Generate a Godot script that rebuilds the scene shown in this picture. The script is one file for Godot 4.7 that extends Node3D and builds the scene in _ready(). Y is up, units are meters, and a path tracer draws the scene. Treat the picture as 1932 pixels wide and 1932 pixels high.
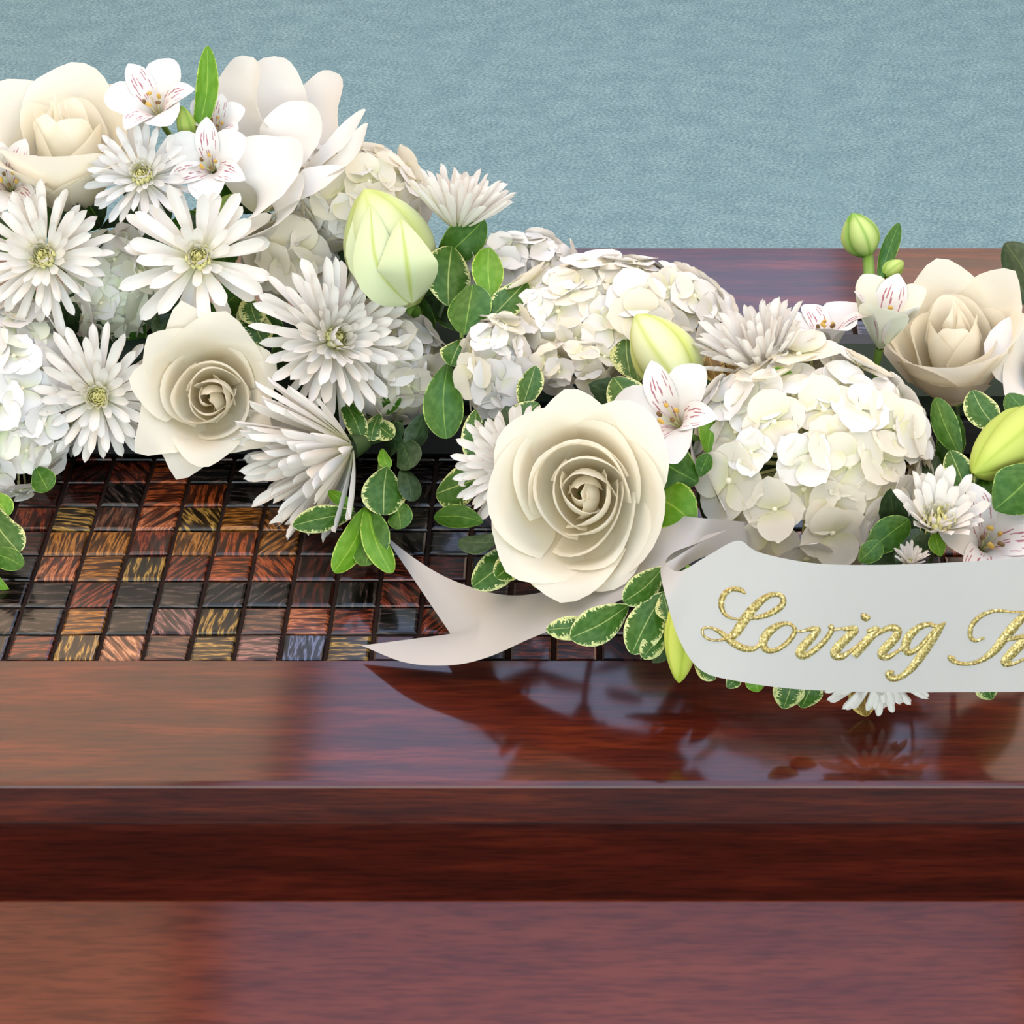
extends Node3D
# A white funeral spray lying on a mosaic-topped mahogany casket.
# Metres, y up. x runs along the casket, z = 0 is the front edge of the mosaic, the lid top lies at y = TOP.

const TOP := 0.92
const EYE := Vector3(0, 1.572, 0.818)
const FOCAL := 4200.0
const DIP := 0.606
const PITCH := 0.0215
var FWD := Vector3(0, -sin(DIP), -cos(DIP))
var RISE := Vector3(0, cos(DIP), -sin(DIP))
var M := {}
var used := {}
var rng := RandomNumberGenerator.new()
var straps := []
var roundels := []
var bead: ArrayMesh

# ------------------------------------------------------------------ naming and placing
func numbered(called: String) -> String:
	used[called] = used.get(called, -1) + 1
	return called if used[called] == 0 else "%s_%03d" % [called, used[called]]

func tag(o: Node, label := "", category := "", group := "", kind := "") -> Node:
	if label: o.set_meta("label", label)
	if category: o.set_meta("category", category)
	if group: o.set_meta("group", group)
	if kind: o.set_meta("kind", kind)
	return o

func thing(called: String, label: String, category: String, p: Vector3, basis := Basis(), group := "") -> Node3D:
	var o := Node3D.new()
	o.name = numbered(called)
	add_child(o)
	o.transform = Transform3D(basis, p)
	tag(o, label, category, group)
	return o

func part(parent: Node, called: String, mesh: Mesh, mat: Material, xf := Transform3D()) -> MeshInstance3D:
	var o := MeshInstance3D.new()
	o.name = called
	o.mesh = mesh
	o.material_override = mat
	parent.add_child(o, true)
	o.transform = xf
	return o

func struct(called: String, mesh: Mesh, mat: Material) -> MeshInstance3D:
	var o := part(self, called, mesh, mat)
	o.set_meta("kind", "structure")
	return o

# a point of the place found along a line of sight: at a depth z, at a height above the lid, or on the mound of flowers
func sight(px: float, py: float) -> Vector3:
	return Vector3(px - 1110.0, 0, 0) + RISE * (966.0 - py) + FWD * FOCAL
func at(px: float, py: float, z: float) -> Vector3:
	var d := sight(px, py)
	return EYE + d * ((z - EYE.z) / d.z)
func on(px: float, py: float, h: float) -> Vector3:
	var d := sight(px, py)
	return EYE + d * ((TOP + h - EYE.y) / d.y)
func span(p: Vector3, px: float) -> float:
	return px * (p - EYE).dot(FWD) / FOCAL
func seen(p: Vector3) -> Vector2:
	var q := p - EYE
	var zc := q.dot(FWD)
	return Vector2(1110.0 + FOCAL * q.x / zc, 966.0 - FOCAL * q.dot(RISE) / zc)
func table(xs: Array, ys: Array, x: float) -> float:
	if x <= xs[0]: return ys[0]
	for i in range(1, xs.size()):
		if x <= xs[i]: return lerpf(ys[i - 1], ys[i], (x - xs[i - 1]) / (xs[i] - xs[i - 1]))
	return ys[-1]
func mound(px: float, py: float) -> float:
	var l := table([100, 300, 800, 1000, 1060], [-.28, -.25, -.15, -.095, -.06], py)
	var r := table([450, 500, 600, 700, 800, 900, 1000, 1100, 1200, 1300], [-.22, -.20, -.15, -.10, -.06, -.03, 0.0, .03, .045, .05], py)
	return lerpf(l, r, smoothstep(720.0, 960.0, px))
func deep(px: float, py: float, lift := 0.0) -> Vector3:
	var p := at(px, py, mound(px, py))
	return p + (EYE - p).normalized() * lift
func lean(right: float, up: float, toward: float) -> Vector3:
	return (Vector3.RIGHT * right + RISE * up - FWD * toward).normalized()
func frame(n: Vector3, spin := 0.0) -> Basis:
	var x := (Vector3.RIGHT - n * n.x).normalized()
	return Basis(x, n, x.cross(n)).rotated(n, spin)

# ------------------------------------------------------------------ meshes
func sheet(nu: int, nv: int, f: Callable, col = null) -> ArrayMesh:
	var p := PackedVector3Array()
	var n := PackedVector3Array()
	var uv := PackedVector2Array()
	var cs := PackedColorArray()
	var ix := PackedInt32Array()
	var w := nu + 1
	for j in nv + 1:
		for i in w:
			var u := 2.0 * i / nu - 1.0
			var v := float(j) / nv
			p.append(f.call(u, v))
			uv.append(Vector2((u + 1) / 2, v))
			if col != null: cs.append(col.call(u, v))
	for j in nv + 1:
		for i in w:
			var du: Vector3 = p[j * w + mini(i + 1, nu)] - p[j * w + maxi(i - 1, 0)]
			if du.length() < 1e-7:
				var jj := j - 1 if j == nv else j + 1
				du = p[jj * w + mini(i + 1, nu)] - p[jj * w + maxi(i - 1, 0)]
			var dv: Vector3 = p[mini(j + 1, nv) * w + i] - p[maxi(j - 1, 0) * w + i]
			var c := du.cross(dv)
			n.append(c.normalized() if c.length() > 1e-14 else Vector3.UP)
	for j in nv:
		for i in nu:
			var a := j * w + i
			ix.append_array([a, a + w, a + 1, a + 1, a + w, a + w + 1])
	var arr := []
	arr.resize(Mesh.ARRAY_MAX)
	arr[Mesh.ARRAY_VERTEX] = p
	arr[Mesh.ARRAY_NORMAL] = n
	arr[Mesh.ARRAY_TEX_UV] = uv
	if col != null: arr[Mesh.ARRAY_COLOR] = cs
	arr[Mesh.ARRAY_INDEX] = ix
	var m := ArrayMesh.new()
	m.add_surface_from_arrays(Mesh.PRIMITIVE_TRIANGLES, arr)
	return m

func curve(pts: Array, v: float) -> Vector3:
	var n := pts.size() - 1
	var s := clampf(v, 0, 1) * n
	var i := mini(int(s), n - 1)
	var a: Vector3 = pts[maxi(i - 1, 0)] if i > 0 else pts[0] * 2 - pts[1]
	var d: Vector3 = pts[i + 2] if i + 2 <= n else pts[n] * 2 - pts[n - 1]
	return pts[i].cubic_interpolate(pts[i + 1], a, d, s - i)

# a leaf or petal along a centre line; face is the side it turns, cup lifts its edges towards that side
func blade(pts: Array, w: float, face: Vector3, cup := 0.2, peak := 0.5, round := 0.75, nu := 6, nv := 12, col = null, wave := 0.0) -> ArrayMesh:
	var k := log(0.5) / log(peak)
	var f := func(u: float, v0: float) -> Vector3:
		var v := .5 - .5 * cos(PI * v0)
		var c := curve(pts, v)
		var t := (curve(pts, minf(v + .02, 1)) - curve(pts, maxf(v - .02, 0))).normalized()
		var side := t.cross(face).normalized()
		var nn := side.cross(t)
		var hw := w * .5 * pow(maxf(sin(PI * pow(v, k)), 0), round)
		return c + side * u * hw + nn * hw * (cup * u * u + wave * sin(v * 14.0 + u * 2.0) * absf(u))
	return sheet(nu, nv, f, col)

func tube(pts: Array, r0: float, r1: float, sides := 7, nv := 8) -> ArrayMesh:
	var f := func(u: float, v: float) -> Vector3:
		var t := (curve(pts, minf(v + .02, 1)) - curve(pts, maxf(v - .02, 0))).normalized()
		var a := t.cross(Vector3(.3, .5, .81)).normalized()
		var b := t.cross(a)
		var r := lerpf(r0, r1, v)
		return curve(pts, v) + (a * cos(u * PI) - b * sin(u * PI)) * r
	return sheet(sides, nv, f)

func lathe(prof: Array, sides := 14) -> ArrayMesh:   # profile of (radius, height), smooth
	var pts := []
	for q in prof: pts.append(Vector3(q.x, q.y, 0))
	var f := func(u: float, v: float) -> Vector3:
		var q := curve(pts, v)
		return Vector3(cos(u * PI) * q.x, q.y, -sin(u * PI) * q.x)
	return sheet(sides, (prof.size() - 1) * 3, f)

func join(list: Array) -> ArrayMesh:
	var st := SurfaceTool.new()
	st.begin(Mesh.PRIMITIVE_TRIANGLES)
	for e in list: st.append_from(e[0], 0, e[1] if e.size() > 1 else Transform3D())
	return st.commit()

func quad(st: SurfaceTool, a: Vector3, b: Vector3, c: Vector3, d: Vector3) -> void:   # a b c d anticlockwise from outside
	var n := (b - a).cross(c - a).normalized()
	st.set_normal(n)
	for q in [a, c, b, a, d, c]: st.add_vertex(q)

func box(lo: Vector3, hi: Vector3, bevel := 0.0) -> ArrayMesh:
	var st := SurfaceTool.new()
	st.begin(Mesh.PRIMITIVE_TRIANGLES)
	var c := (lo + hi) / 2
	var e := (hi - lo) / 2
	for ax in 3:
		for s in [-1.0, 1.0]:
			var n := Vector3(); n[ax] = s
			var u := Vector3(); u[(ax + 1) % 3] = 1
			var w := n.cross(u)
			var m := c + n * e
			var eu := u * e; var ew := w * e
			var su := eu - u * bevel; var sw := ew - w.abs() * bevel * w.sign()
			quad(st, m - su - sw, m + su - sw, m + su + sw, m - su + sw)
			if bevel > 0:
				for side in [u, w]:
					for g in [-1.0, 1.0]:
						var sd: Vector3 = side * g
						if n.x + n.y + n.z < 0 and sd.x + sd.y + sd.z < 0 or true:
							var along: Vector3 = sw if side == u else su
							var a1: Vector3 = m + (su if side == u else sw) * g
							var b1: Vector3 = c + n * (e - Vector3.ONE * bevel) + sd * e
							if (a1 + along - (a1 - along)).cross(b1 - a1).dot(n + sd) > 0:
								quad(st, a1 - along, a1 + along, b1 + along, b1 - along)
							else:
								quad(st, a1 + along, a1 - along, b1 - along, b1 + along)
	return st.commit()

func extrude(prof: Array, x0: float, x1: float) -> ArrayMesh:   # prof of (z, y), from back to front over the top
	var st := SurfaceTool.new()
	st.begin(Mesh.PRIMITIVE_TRIANGLES)
	for i in prof.size() - 1:
		var a: Vector2 = prof[i]
		var b: Vector2 = prof[i + 1]
		quad(st, Vector3(x0, a.y, a.x), Vector3(x0, b.y, b.x), Vector3(x1, b.y, b.x), Vector3(x1, a.y, a.x))
	for x in [x0, x1]:
		var cen := Vector2()
		for q in prof: cen += q / prof.size()
		for i in prof.size():
			var a: Vector2 = prof[i]
			var b: Vector2 = prof[(i + 1) % prof.size()]
			st.set_normal(Vector3(signf(x), 0, 0))
			var tri := [Vector3(x, cen.y, cen.x), Vector3(x, a.y, a.x), Vector3(x, b.y, b.x)]
			if x > 0: tri.reverse()
			for q in tri: st.add_vertex(q)
	return st.commit()

func arc(c: Vector2, r: float, from: float, to: float, n := 5) -> Array:
	var out := []
	for i in n + 1:
		var a := deg_to_rad(lerpf(from, to, float(i) / n))
		out.append(c + Vector2(sin(a), cos(a)) * r)
	return out

# ------------------------------------------------------------------ materials
func c8(r: float, g: float, b: float) -> Color:
	return Color(r / 255.0, g / 255.0, b / 255.0)

func mat(col: Color, rough := 0.6, spec := 0.5) -> StandardMaterial3D:
	var m := StandardMaterial3D.new()
	m.albedo_color = col
	m.roughness = rough
	m.metallic_specular = spec
	m.cull_mode = BaseMaterial3D.CULL_DISABLED
	return m

func petal_mat(col: Color, through := 0.5) -> StandardMaterial3D:
	var m := mat(col, 0.55, 0.3)
	m.vertex_color_use_as_albedo = true
	m.backlight_enabled = true
	m.backlight = Color(through, through, through)
	return m

func noise(freq: float, octaves := 4, s := 1, kind := FastNoiseLite.TYPE_SIMPLEX_SMOOTH) -> FastNoiseLite:
	var n := FastNoiseLite.new()
	n.noise_type = kind
	n.frequency = freq
	n.fractal_octaves = octaves
	n.seed = s
	return n

func noise_tex(n: FastNoiseLite, size: int, stops: Array, cols: Array, as_normal := false) -> NoiseTexture2D:
	var t := NoiseTexture2D.new()
	t.width = size
	t.height = size
	t.seamless = true
	t.noise = n
	if as_normal:
		t.as_normal_map = true
		t.bump_strength = 3.0
	else:
		var g := Gradient.new()
		g.offsets = PackedFloat32Array(stops)
		g.colors = PackedColorArray(cols)
		t.color_ramp = g
	return t

func wood(dark: Color, mid: Color, light: Color, s: int, coat := .85) -> StandardMaterial3D:
	var m := mat(Color.WHITE, 0.45, 0.15)
	m.albedo_texture = noise_tex(noise(0.012, 5, s), 512, [0.15, 0.5, 0.85], [dark, mid, light])
	m.uv1_triplanar = true
	m.uv1_world_triplanar = true
	m.uv1_scale = Vector3(1.1, 12.0, 12.0)
	m.detail_enabled = true
	m.detail_blend_mode = BaseMaterial3D.BLEND_MODE_MUL
	m.detail_albedo = noise_tex(noise(0.06, 3, s + 7), 512, [0.25, 0.5, 0.8], [Color(.80, .77, .75), Color(.96, .96, .96), Color(1, 1, 1)])
	m.detail_uv_layer = BaseMaterial3D.DETAIL_UV_1
	m.clearcoat_enabled = true
	m.clearcoat = coat
	m.clearcoat_roughness = 0.10
	return m

func leaf_picture(wide: float, s: int, base: Color, rim: Color) -> ImageTexture:
	var im := Image.create(128, 256, false, Image.FORMAT_RGB8)
	var n := noise(0.03, 3, s)
	var n2 := noise(0.10, 3, s + 3)
	for y in 256:
		var v := y / 255.0
		for x in 128:
			var u := absf(x / 63.5 - 1.0)
			var g := base.lerp(base.lightened(.08), clampf(.5 + n.get_noise_2d(x, y) * 1.6, 0, 1))
			var vein := absf(fposmod(v * 9.0 - u * 2.0, 1.0) - .5)
			if vein < .04: g = g.lightened(.04)
			if u < .035: g = g.lerp(rim, .55)
			var edge := 1.0 - wide * (1.0 + 1.5 * n2.get_noise_2d(x * .6, y * 1.2) + 1.2 * n.get_noise_2d(40, y)) - .5 * wide * smoothstep(.75, 1.0, v)
			if wide > 0 and u > edge: g = rim.lerp(base.lightened(.3), clampf(.25 + n2.get_noise_2d(y, x) * .8, 0, .6))
			im.set_pixel(x, y, g)
	return ImageTexture.create_from_image(im)

func leaf_mat(tex: Texture2D, tint := Color.WHITE) -> StandardMaterial3D:
	var m := mat(tint, 0.42, 0.35)
	m.albedo_texture = tex
	m.backlight_enabled = true
	m.backlight = Color(.2, .24, .06)
	return m

func streak_picture() -> ImageTexture:   # the maroon dashes on an alstroemeria's inner tepals
	var im := Image.create(64, 128, false, Image.FORMAT_RGB8)
	for y in 128:
		for x in 64:
			var v := y / 127.0
			var c := c8(232, 229, 225).lerp(c8(230, 206, 198), .8 * smoothstep(.55, .2, v))
			im.set_pixel(x, y, c)
	var r := RandomNumberGenerator.new()
	r.seed = 5
	for k in 20:
		var x := 8 + (k * 7) % 48
		var y0 := r.randi_range(28, 78)
		var l := r.randi_range(6, 16)
		for y in range(y0, y0 + l):
			for w in 2:
				im.set_pixel(clampi(x + w + int((x - 32) * (y - 40) * .004), 0, 63), y, c8(176, 116, 124))
	return ImageTexture.create_from_image(im)

func make_materials() -> void:
	M.white = petal_mat(c8(234, 230, 222), .6)
	M.pure = petal_mat(c8(228, 226, 222), .6)
	M.cream = petal_mat(c8(246, 240, 223), .9)
	M.ivory = petal_mat(c8(246, 242, 226), .9)
	M.lily = petal_mat(c8(238, 235, 228), .8)
	M.lime = petal_mat(c8(232, 234, 214), .6)
	M.stripe = petal_mat(Color.WHITE)
	M.stripe.vertex_color_use_as_albedo = false
	M.stripe.albedo_texture = streak_picture()
	M.bud = petal_mat(Color.WHITE, .3)
	M.bead = mat(c8(240, 232, 200), .5)
	M.disc = petal_mat(c8(240, 236, 170), .6)
	M.anther = mat(c8(196, 160, 72), .7)
	M.dark_anther = mat(c8(112, 86, 44), .7)
	M.stem = mat(c8(116, 152, 62), .5)
	M.pale_stem = mat(c8(214, 216, 158), .5)
	M.dark_stem = mat(c8(64, 84, 44), .5)
	var v1 := leaf_picture(.17, 3, c8(48, 86, 16), c8(216, 214, 146))
	var v2 := leaf_picture(.32, 9, c8(50, 86, 26), c8(214, 210, 136))
	var g := leaf_picture(.035, 14, c8(46, 88, 12), c8(150, 178, 80))
	M.edged = leaf_mat(v1)
	M.edged_bright = leaf_mat(v1, Color(1.0, 1.0, 1.0).lightened(0))
	M.broad = leaf_mat(v2)
	M.green = leaf_mat(g)
	M.vivid = leaf_mat(leaf_picture(.05, 21, c8(86, 134, 18), c8(180, 198, 88)))
	M.dusk = leaf_mat(leaf_picture(.02, 28, c8(40, 62, 30), c8(96, 120, 64)))
	M.autumn = leaf_mat(leaf_picture(.3, 33, c8(120, 92, 36), c8(220, 196, 110)))
	M.satin = mat(c8(178, 174, 168), .40, .5)
	M.satin.backlight_enabled = true
	M.satin.backlight = Color(.3, .3, .3)
	M.gold = mat(Color.WHITE, .35, .6)
	M.gold.metallic = .45
	M.gold.albedo_texture = noise_tex(noise(.09, 2, 4, FastNoiseLite.TYPE_CELLULAR), 256, [.08, .35, .6, .85], [c8(78, 60, 18), c8(150, 126, 58), c8(194, 174, 106), c8(250, 242, 205)])
	M.gold.uv1_triplanar = true
	M.gold.uv1_world_triplanar = true
	M.gold.uv1_scale = Vector3.ONE * 40
	M.tray = mat(c8(14, 15, 15), .5)
	M.foam = mat(c8(24, 40, 26), .95)
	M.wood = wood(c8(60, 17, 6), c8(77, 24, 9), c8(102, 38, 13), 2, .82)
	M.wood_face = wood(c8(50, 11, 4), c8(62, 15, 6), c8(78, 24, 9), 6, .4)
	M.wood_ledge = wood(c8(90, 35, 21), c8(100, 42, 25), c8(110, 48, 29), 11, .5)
	M.grout = mat(c8(44, 34, 30), .95, .1)
	M.carpet = mat(Color.WHITE, 1.0, .1)
	M.carpet.albedo_texture = noise_tex(noise(.09, 4, 8), 1024, [.15, .45, .6, .9], [c8(104, 134, 144), c8(124, 156, 166), c8(132, 164, 172), c8(158, 184, 190)])
	M.carpet.uv1_triplanar = true
	M.carpet.uv1_world_triplanar = true
	M.carpet.uv1_scale = Vector3(1.5, 1.5, 1.9)
	M.carpet.detail_enabled = true
	M.carpet.detail_blend_mode = BaseMaterial3D.BLEND_MODE_MUL
	M.carpet.detail_albedo = noise_tex(noise(.008, 4, 31), 1024, [.2, .8], [Color(.93, .94, .95), Color(1, 1, 1)])
	M.wall = mat(c8(214, 214, 216), .9)
	M.ceiling = mat(c8(236, 234, 230), .95)
	M.streak = {}
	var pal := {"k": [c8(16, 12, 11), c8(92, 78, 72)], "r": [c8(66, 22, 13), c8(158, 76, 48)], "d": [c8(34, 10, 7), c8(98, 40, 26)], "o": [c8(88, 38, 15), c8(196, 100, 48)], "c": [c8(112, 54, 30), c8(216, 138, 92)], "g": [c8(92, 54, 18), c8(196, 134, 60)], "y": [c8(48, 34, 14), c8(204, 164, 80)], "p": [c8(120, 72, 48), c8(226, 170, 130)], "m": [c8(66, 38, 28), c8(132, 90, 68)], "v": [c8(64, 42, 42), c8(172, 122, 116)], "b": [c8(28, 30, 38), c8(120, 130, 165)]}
	for key in pal:
		var a: Color = pal[key][0]
		var b: Color = pal[key][1]
		var t := mat(Color(.84, .82, .80), .25, .4)
		t.albedo_texture = noise_tex(noise(.024, 3, key.unicode_at(0)), 256, [.2, .42, .56, .66, .85], [a.darkened(.5), a, a.lerp(b, .35), b, a.lerp(b, .2)])
		t.metallic = .25
		t.clearcoat_enabled = true
		t.clearcoat = .35
		t.clearcoat_roughness = .08
		M.streak[key] = t

# ------------------------------------------------------------------ the setting
func room() -> void:
	var x := 3.6; var z0 := -4.0; var z1 := 3.4; var h := 2.8; var k := .12
	struct("floor", box(Vector3(-x - k, -.1, z0 - k), Vector3(x + k, 0, z1 + k)), M.carpet)
	struct("ceiling", box(Vector3(-x - k, h, z0 - k), Vector3(x + k, h + .1, z1 + k)), M.ceiling)
	struct("wall_back", box(Vector3(-x - k, 0, z0 - k), Vector3(x + k, h, z0)), M.wall)
	struct("wall_front", box(Vector3(-x - k, 0, z1), Vector3(x + k, h, z1 + k)), M.wall)
	struct("wall_left", box(Vector3(-x - k, 0, z0), Vector3(-x, h, z1)), M.wall)
	struct("wall_right", box(Vector3(x, 0, z0), Vector3(x + k, h, z1)), M.wall)

func fill_window() -> void:   # unseen bright pane behind the viewer, added as front fill light
	var g := mat(c8(236, 240, 245), .4)
	g.emission_enabled = true
	g.emission = Color(.80, .95, 1.0).linear_to_srgb()
	g.emission_energy_multiplier = .8
	var w := Vector3(2.4, .8, 0)
	var pane := struct("fill_window_1", box(Vector3(-2.4, .95, 3.34), Vector3(2.4, 2.55, 3.36)), g)
	for q in [[-2.46, .89, 2.46, .95], [-2.46, 2.55, 2.46, 2.61], [-2.46, .95, -2.4, 2.55], [2.4, .95, 2.46, 2.55], [-.83, .95, -.77, 2.55], [.77, .95, .83, 2.55]]:
		part(pane, "fill_window_frame", box(Vector3(q[0], q[1], 3.29), Vector3(q[2], q[3], 3.399), .008), mat(c8(230, 230, 228), .5))
	var l := AreaLight3D.new()
	l.name = "fill_light"
	l.area_size = Vector2(4.8, 1.6)
	l.light_color = Color(.86, .97, 1.0).linear_to_srgb()
	l.light_energy = 2.7 * 4.8 * 1.6 / PI
	l.area_normalize_energy = true
	l.area_range = 12.0
	l.shadow_enabled = true
	add_child(l)
	l.position = Vector3(0, 1.75, 3.28)

func ceiling_panel(label: String, cx: float, cz: float, w: float, d: float, col: Color, radiance: float) -> void:
	var t := thing("ceiling_light", label, "ceiling light", Vector3(cx, 2.8, cz))
	var fr := mat(c8(225, 225, 225), .5)
	for s in [-1.0, 1.0]:
		part(t, "frame_rail", box(Vector3(s * (w / 2 + .012) - .012, -.03, -d / 2 - .024), Vector3(s * (w / 2 + .012) + .012, -.001, d / 2 + .024)), fr)
		part(t, "frame_rail", box(Vector3(-w / 2, -.03, s * (d / 2 + .012) - .012), Vector3(w / 2, -.001, s * (d / 2 + .012) + .012)), fr)
	var g := mat(c8(240, 240, 240), .6)
	g.emission_enabled = true
	g.emission = col
	g.emission_energy_multiplier = .6 * radiance
	part(t, "diffuser", box(Vector3(-w / 2, -.02, -d / 2), Vector3(w / 2, -.002, d / 2)), g)
	var l := AreaLight3D.new()
	l.name = "panel_light"
	l.area_size = Vector2(w, d)
	l.light_color = col
	l.light_energy = radiance * w * d / PI
	l.area_normalize_energy = true
	l.area_range = 12.0
	l.shadow_enabled = true
	t.add_child(l)
	l.position = Vector3(0, -.024, 0)
	l.rotation_degrees = Vector3(-90, 0, 0)

# ------------------------------------------------------------------ the casket
func casket() -> void:
	var t := thing("casket", "dark red mahogany casket with a lid inlaid with brown glass mosaic", "casket", Vector3(0, .35, -.16))
	var o := Vector3(0, -.35, .16)
	var xf := Transform3D(Basis(), o)
	var L := 1.05
	for s in [1.0, -1.0]:
		var flip := func(prof: Array) -> Array:
			var out := []
			for q in prof: out.append(Vector2(q.x, q.y) if s > 0 else Vector2(-.3225 - q.x, q.y))
			if s < 0: out.reverse()
			return out
		var rail := [Vector2(.0004, TOP - .02), Vector2(.0004, TOP + .0005)] + arc(Vector2(.085, TOP - .002), .003, 0, 90, 4) + [Vector2(.088, TOP - .02)]
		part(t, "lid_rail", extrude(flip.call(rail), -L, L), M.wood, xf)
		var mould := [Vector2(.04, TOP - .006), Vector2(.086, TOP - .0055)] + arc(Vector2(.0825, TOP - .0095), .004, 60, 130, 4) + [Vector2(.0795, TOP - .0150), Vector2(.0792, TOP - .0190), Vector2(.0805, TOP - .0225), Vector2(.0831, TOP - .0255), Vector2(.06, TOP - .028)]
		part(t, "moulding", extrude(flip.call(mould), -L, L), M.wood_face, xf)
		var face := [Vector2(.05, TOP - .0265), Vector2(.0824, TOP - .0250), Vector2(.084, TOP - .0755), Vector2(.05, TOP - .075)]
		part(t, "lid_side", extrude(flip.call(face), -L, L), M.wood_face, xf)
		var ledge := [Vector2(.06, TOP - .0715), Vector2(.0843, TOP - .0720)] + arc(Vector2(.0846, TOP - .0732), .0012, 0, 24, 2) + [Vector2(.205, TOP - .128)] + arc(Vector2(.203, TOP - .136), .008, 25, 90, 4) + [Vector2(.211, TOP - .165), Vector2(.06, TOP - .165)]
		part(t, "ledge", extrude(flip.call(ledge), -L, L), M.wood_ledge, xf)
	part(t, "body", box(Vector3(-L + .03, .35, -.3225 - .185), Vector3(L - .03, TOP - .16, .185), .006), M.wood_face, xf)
	part(t, "lid_core", box(Vector3(-L + .01, TOP - .09, -.36), Vector3(L - .01, TOP - .0065, .04)), M.wood_face, xf)
	part(t, "grout_bed", box(Vector3(-L + .02, TOP - .0064, -.3228), Vector3(L - .02, TOP - .0022, .0003)), M.grout, xf)
	# the mosaic: colours read off row by row from the front, black between the flower clusters includes painted shadow, column 0 starts at the grout line x0
	var x0 := -.2744
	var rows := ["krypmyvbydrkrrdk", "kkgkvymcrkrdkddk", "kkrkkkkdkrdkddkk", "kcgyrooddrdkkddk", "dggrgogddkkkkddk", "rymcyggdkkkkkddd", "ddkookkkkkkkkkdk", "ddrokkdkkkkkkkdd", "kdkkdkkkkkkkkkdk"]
	var tiles := []
	for v in 8:
		tiles.append(tile_mesh(v))
	rng.seed = 77
	var rest := {}
	for r in 15:
		for k in range(-36, 61):
			var x := x0 + PITCH * (k + .5)
			if absf(x) > L - .03: continue
			var key := "kdrmokgdkdr"[rng.randi() % 11]
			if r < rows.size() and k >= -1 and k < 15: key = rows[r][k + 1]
			elif r >= 13: key = "kbkdkb"[rng.randi() % 6]
			elif k < 0: key = "k"
			var p := Vector3(x, TOP - .0025 + rng.randf_range(-.0003, .0003), -PITCH * (r + .5)) + o
			var b := Basis.from_euler(Vector3(rng.randf_range(-.02, .02), 0, rng.randf_range(-.02, .02)))
			var mesh: ArrayMesh = tiles[rng.randi() % 8]
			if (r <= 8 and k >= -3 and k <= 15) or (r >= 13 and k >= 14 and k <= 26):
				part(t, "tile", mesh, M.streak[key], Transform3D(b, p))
			else:
				if not rest.has(key): rest[key] = []
				rest[key].append([mesh, Transform3D(b, p)])
	for key in rest:
		part(t, "tile_field", join(rest[key]), M.streak[key]).set_meta("kind", "stuff")
	var stand := thing("bier", "grey draped bier on the carpet under the casket", "stand", Vector3(0, 0, -.16))
	part(stand, "drape", box(Vector3(-.9, .03, -.28), Vector3(.9, .35, .28), .02), mat(c8(70, 72, 76), .9))
	part(stand, "plinth", box(Vector3(-.85, 0, -.25), Vector3(.85, .03, .25)), mat(c8(40, 40, 42), .8))

func tile_mesh(v: int) -> ArrayMesh:
	var st := SurfaceTool.new()
	st.begin(Mesh.PRIMITIVE_TRIANGLES)
	var r := RandomNumberGenerator.new()
	r.seed = 40 + v
	var turn: float = [0.0, 0.12, 1.57, 0.9, -0.1, 1.45, 0.05, 2.2][v]
	var off := Vector2(r.randf(), r.randf())
	var uv := func(q: Vector3) -> Vector2:
		var w := Vector2(q.x, q.z).rotated(turn)
		return off + Vector2(w.x * 7.0, w.y * 52.0)
	var a := .0098; var e := .0012; var top := .0022
	var ring := func(s: float, y: float) -> Array:
		return [Vector3(-s, y, s), Vector3(s, y, s), Vector3(s, y, -s), Vector3(-s, y, -s)]
	var levels := [ring.call(a, -.003), ring.call(a, top - e), ring.call(a - e * .4, top - e * .3), ring.call(a - e * 1.2, top)]
	for l in 3:
		for i in 4:
			var q := [levels[l][i], levels[l][(i + 1) % 4], levels[l + 1][(i + 1) % 4], levels[l + 1][i]]
			st.set_normal((q[1] - q[0]).cross(q[2] - q[0]).normalized())
			for j in [0, 2, 1, 0, 3, 2]:
				st.set_uv(uv.call(q[j])); st.add_vertex(q[j])
	st.set_normal(Vector3.UP)
	for j in [0, 2, 1, 0, 3, 2]:
		st.set_uv(uv.call(levels[3][j])); st.add_vertex(levels[3][j])
	return st.commit()

# ------------------------------------------------------------------ flowers
func white_fade(_u: float, v: float) -> Color:   # greener at the root of a petal
	return Color(.86, .88, .60).lerp(Color(1, 1, 1), smoothstep(0.0, .30, v))

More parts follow.
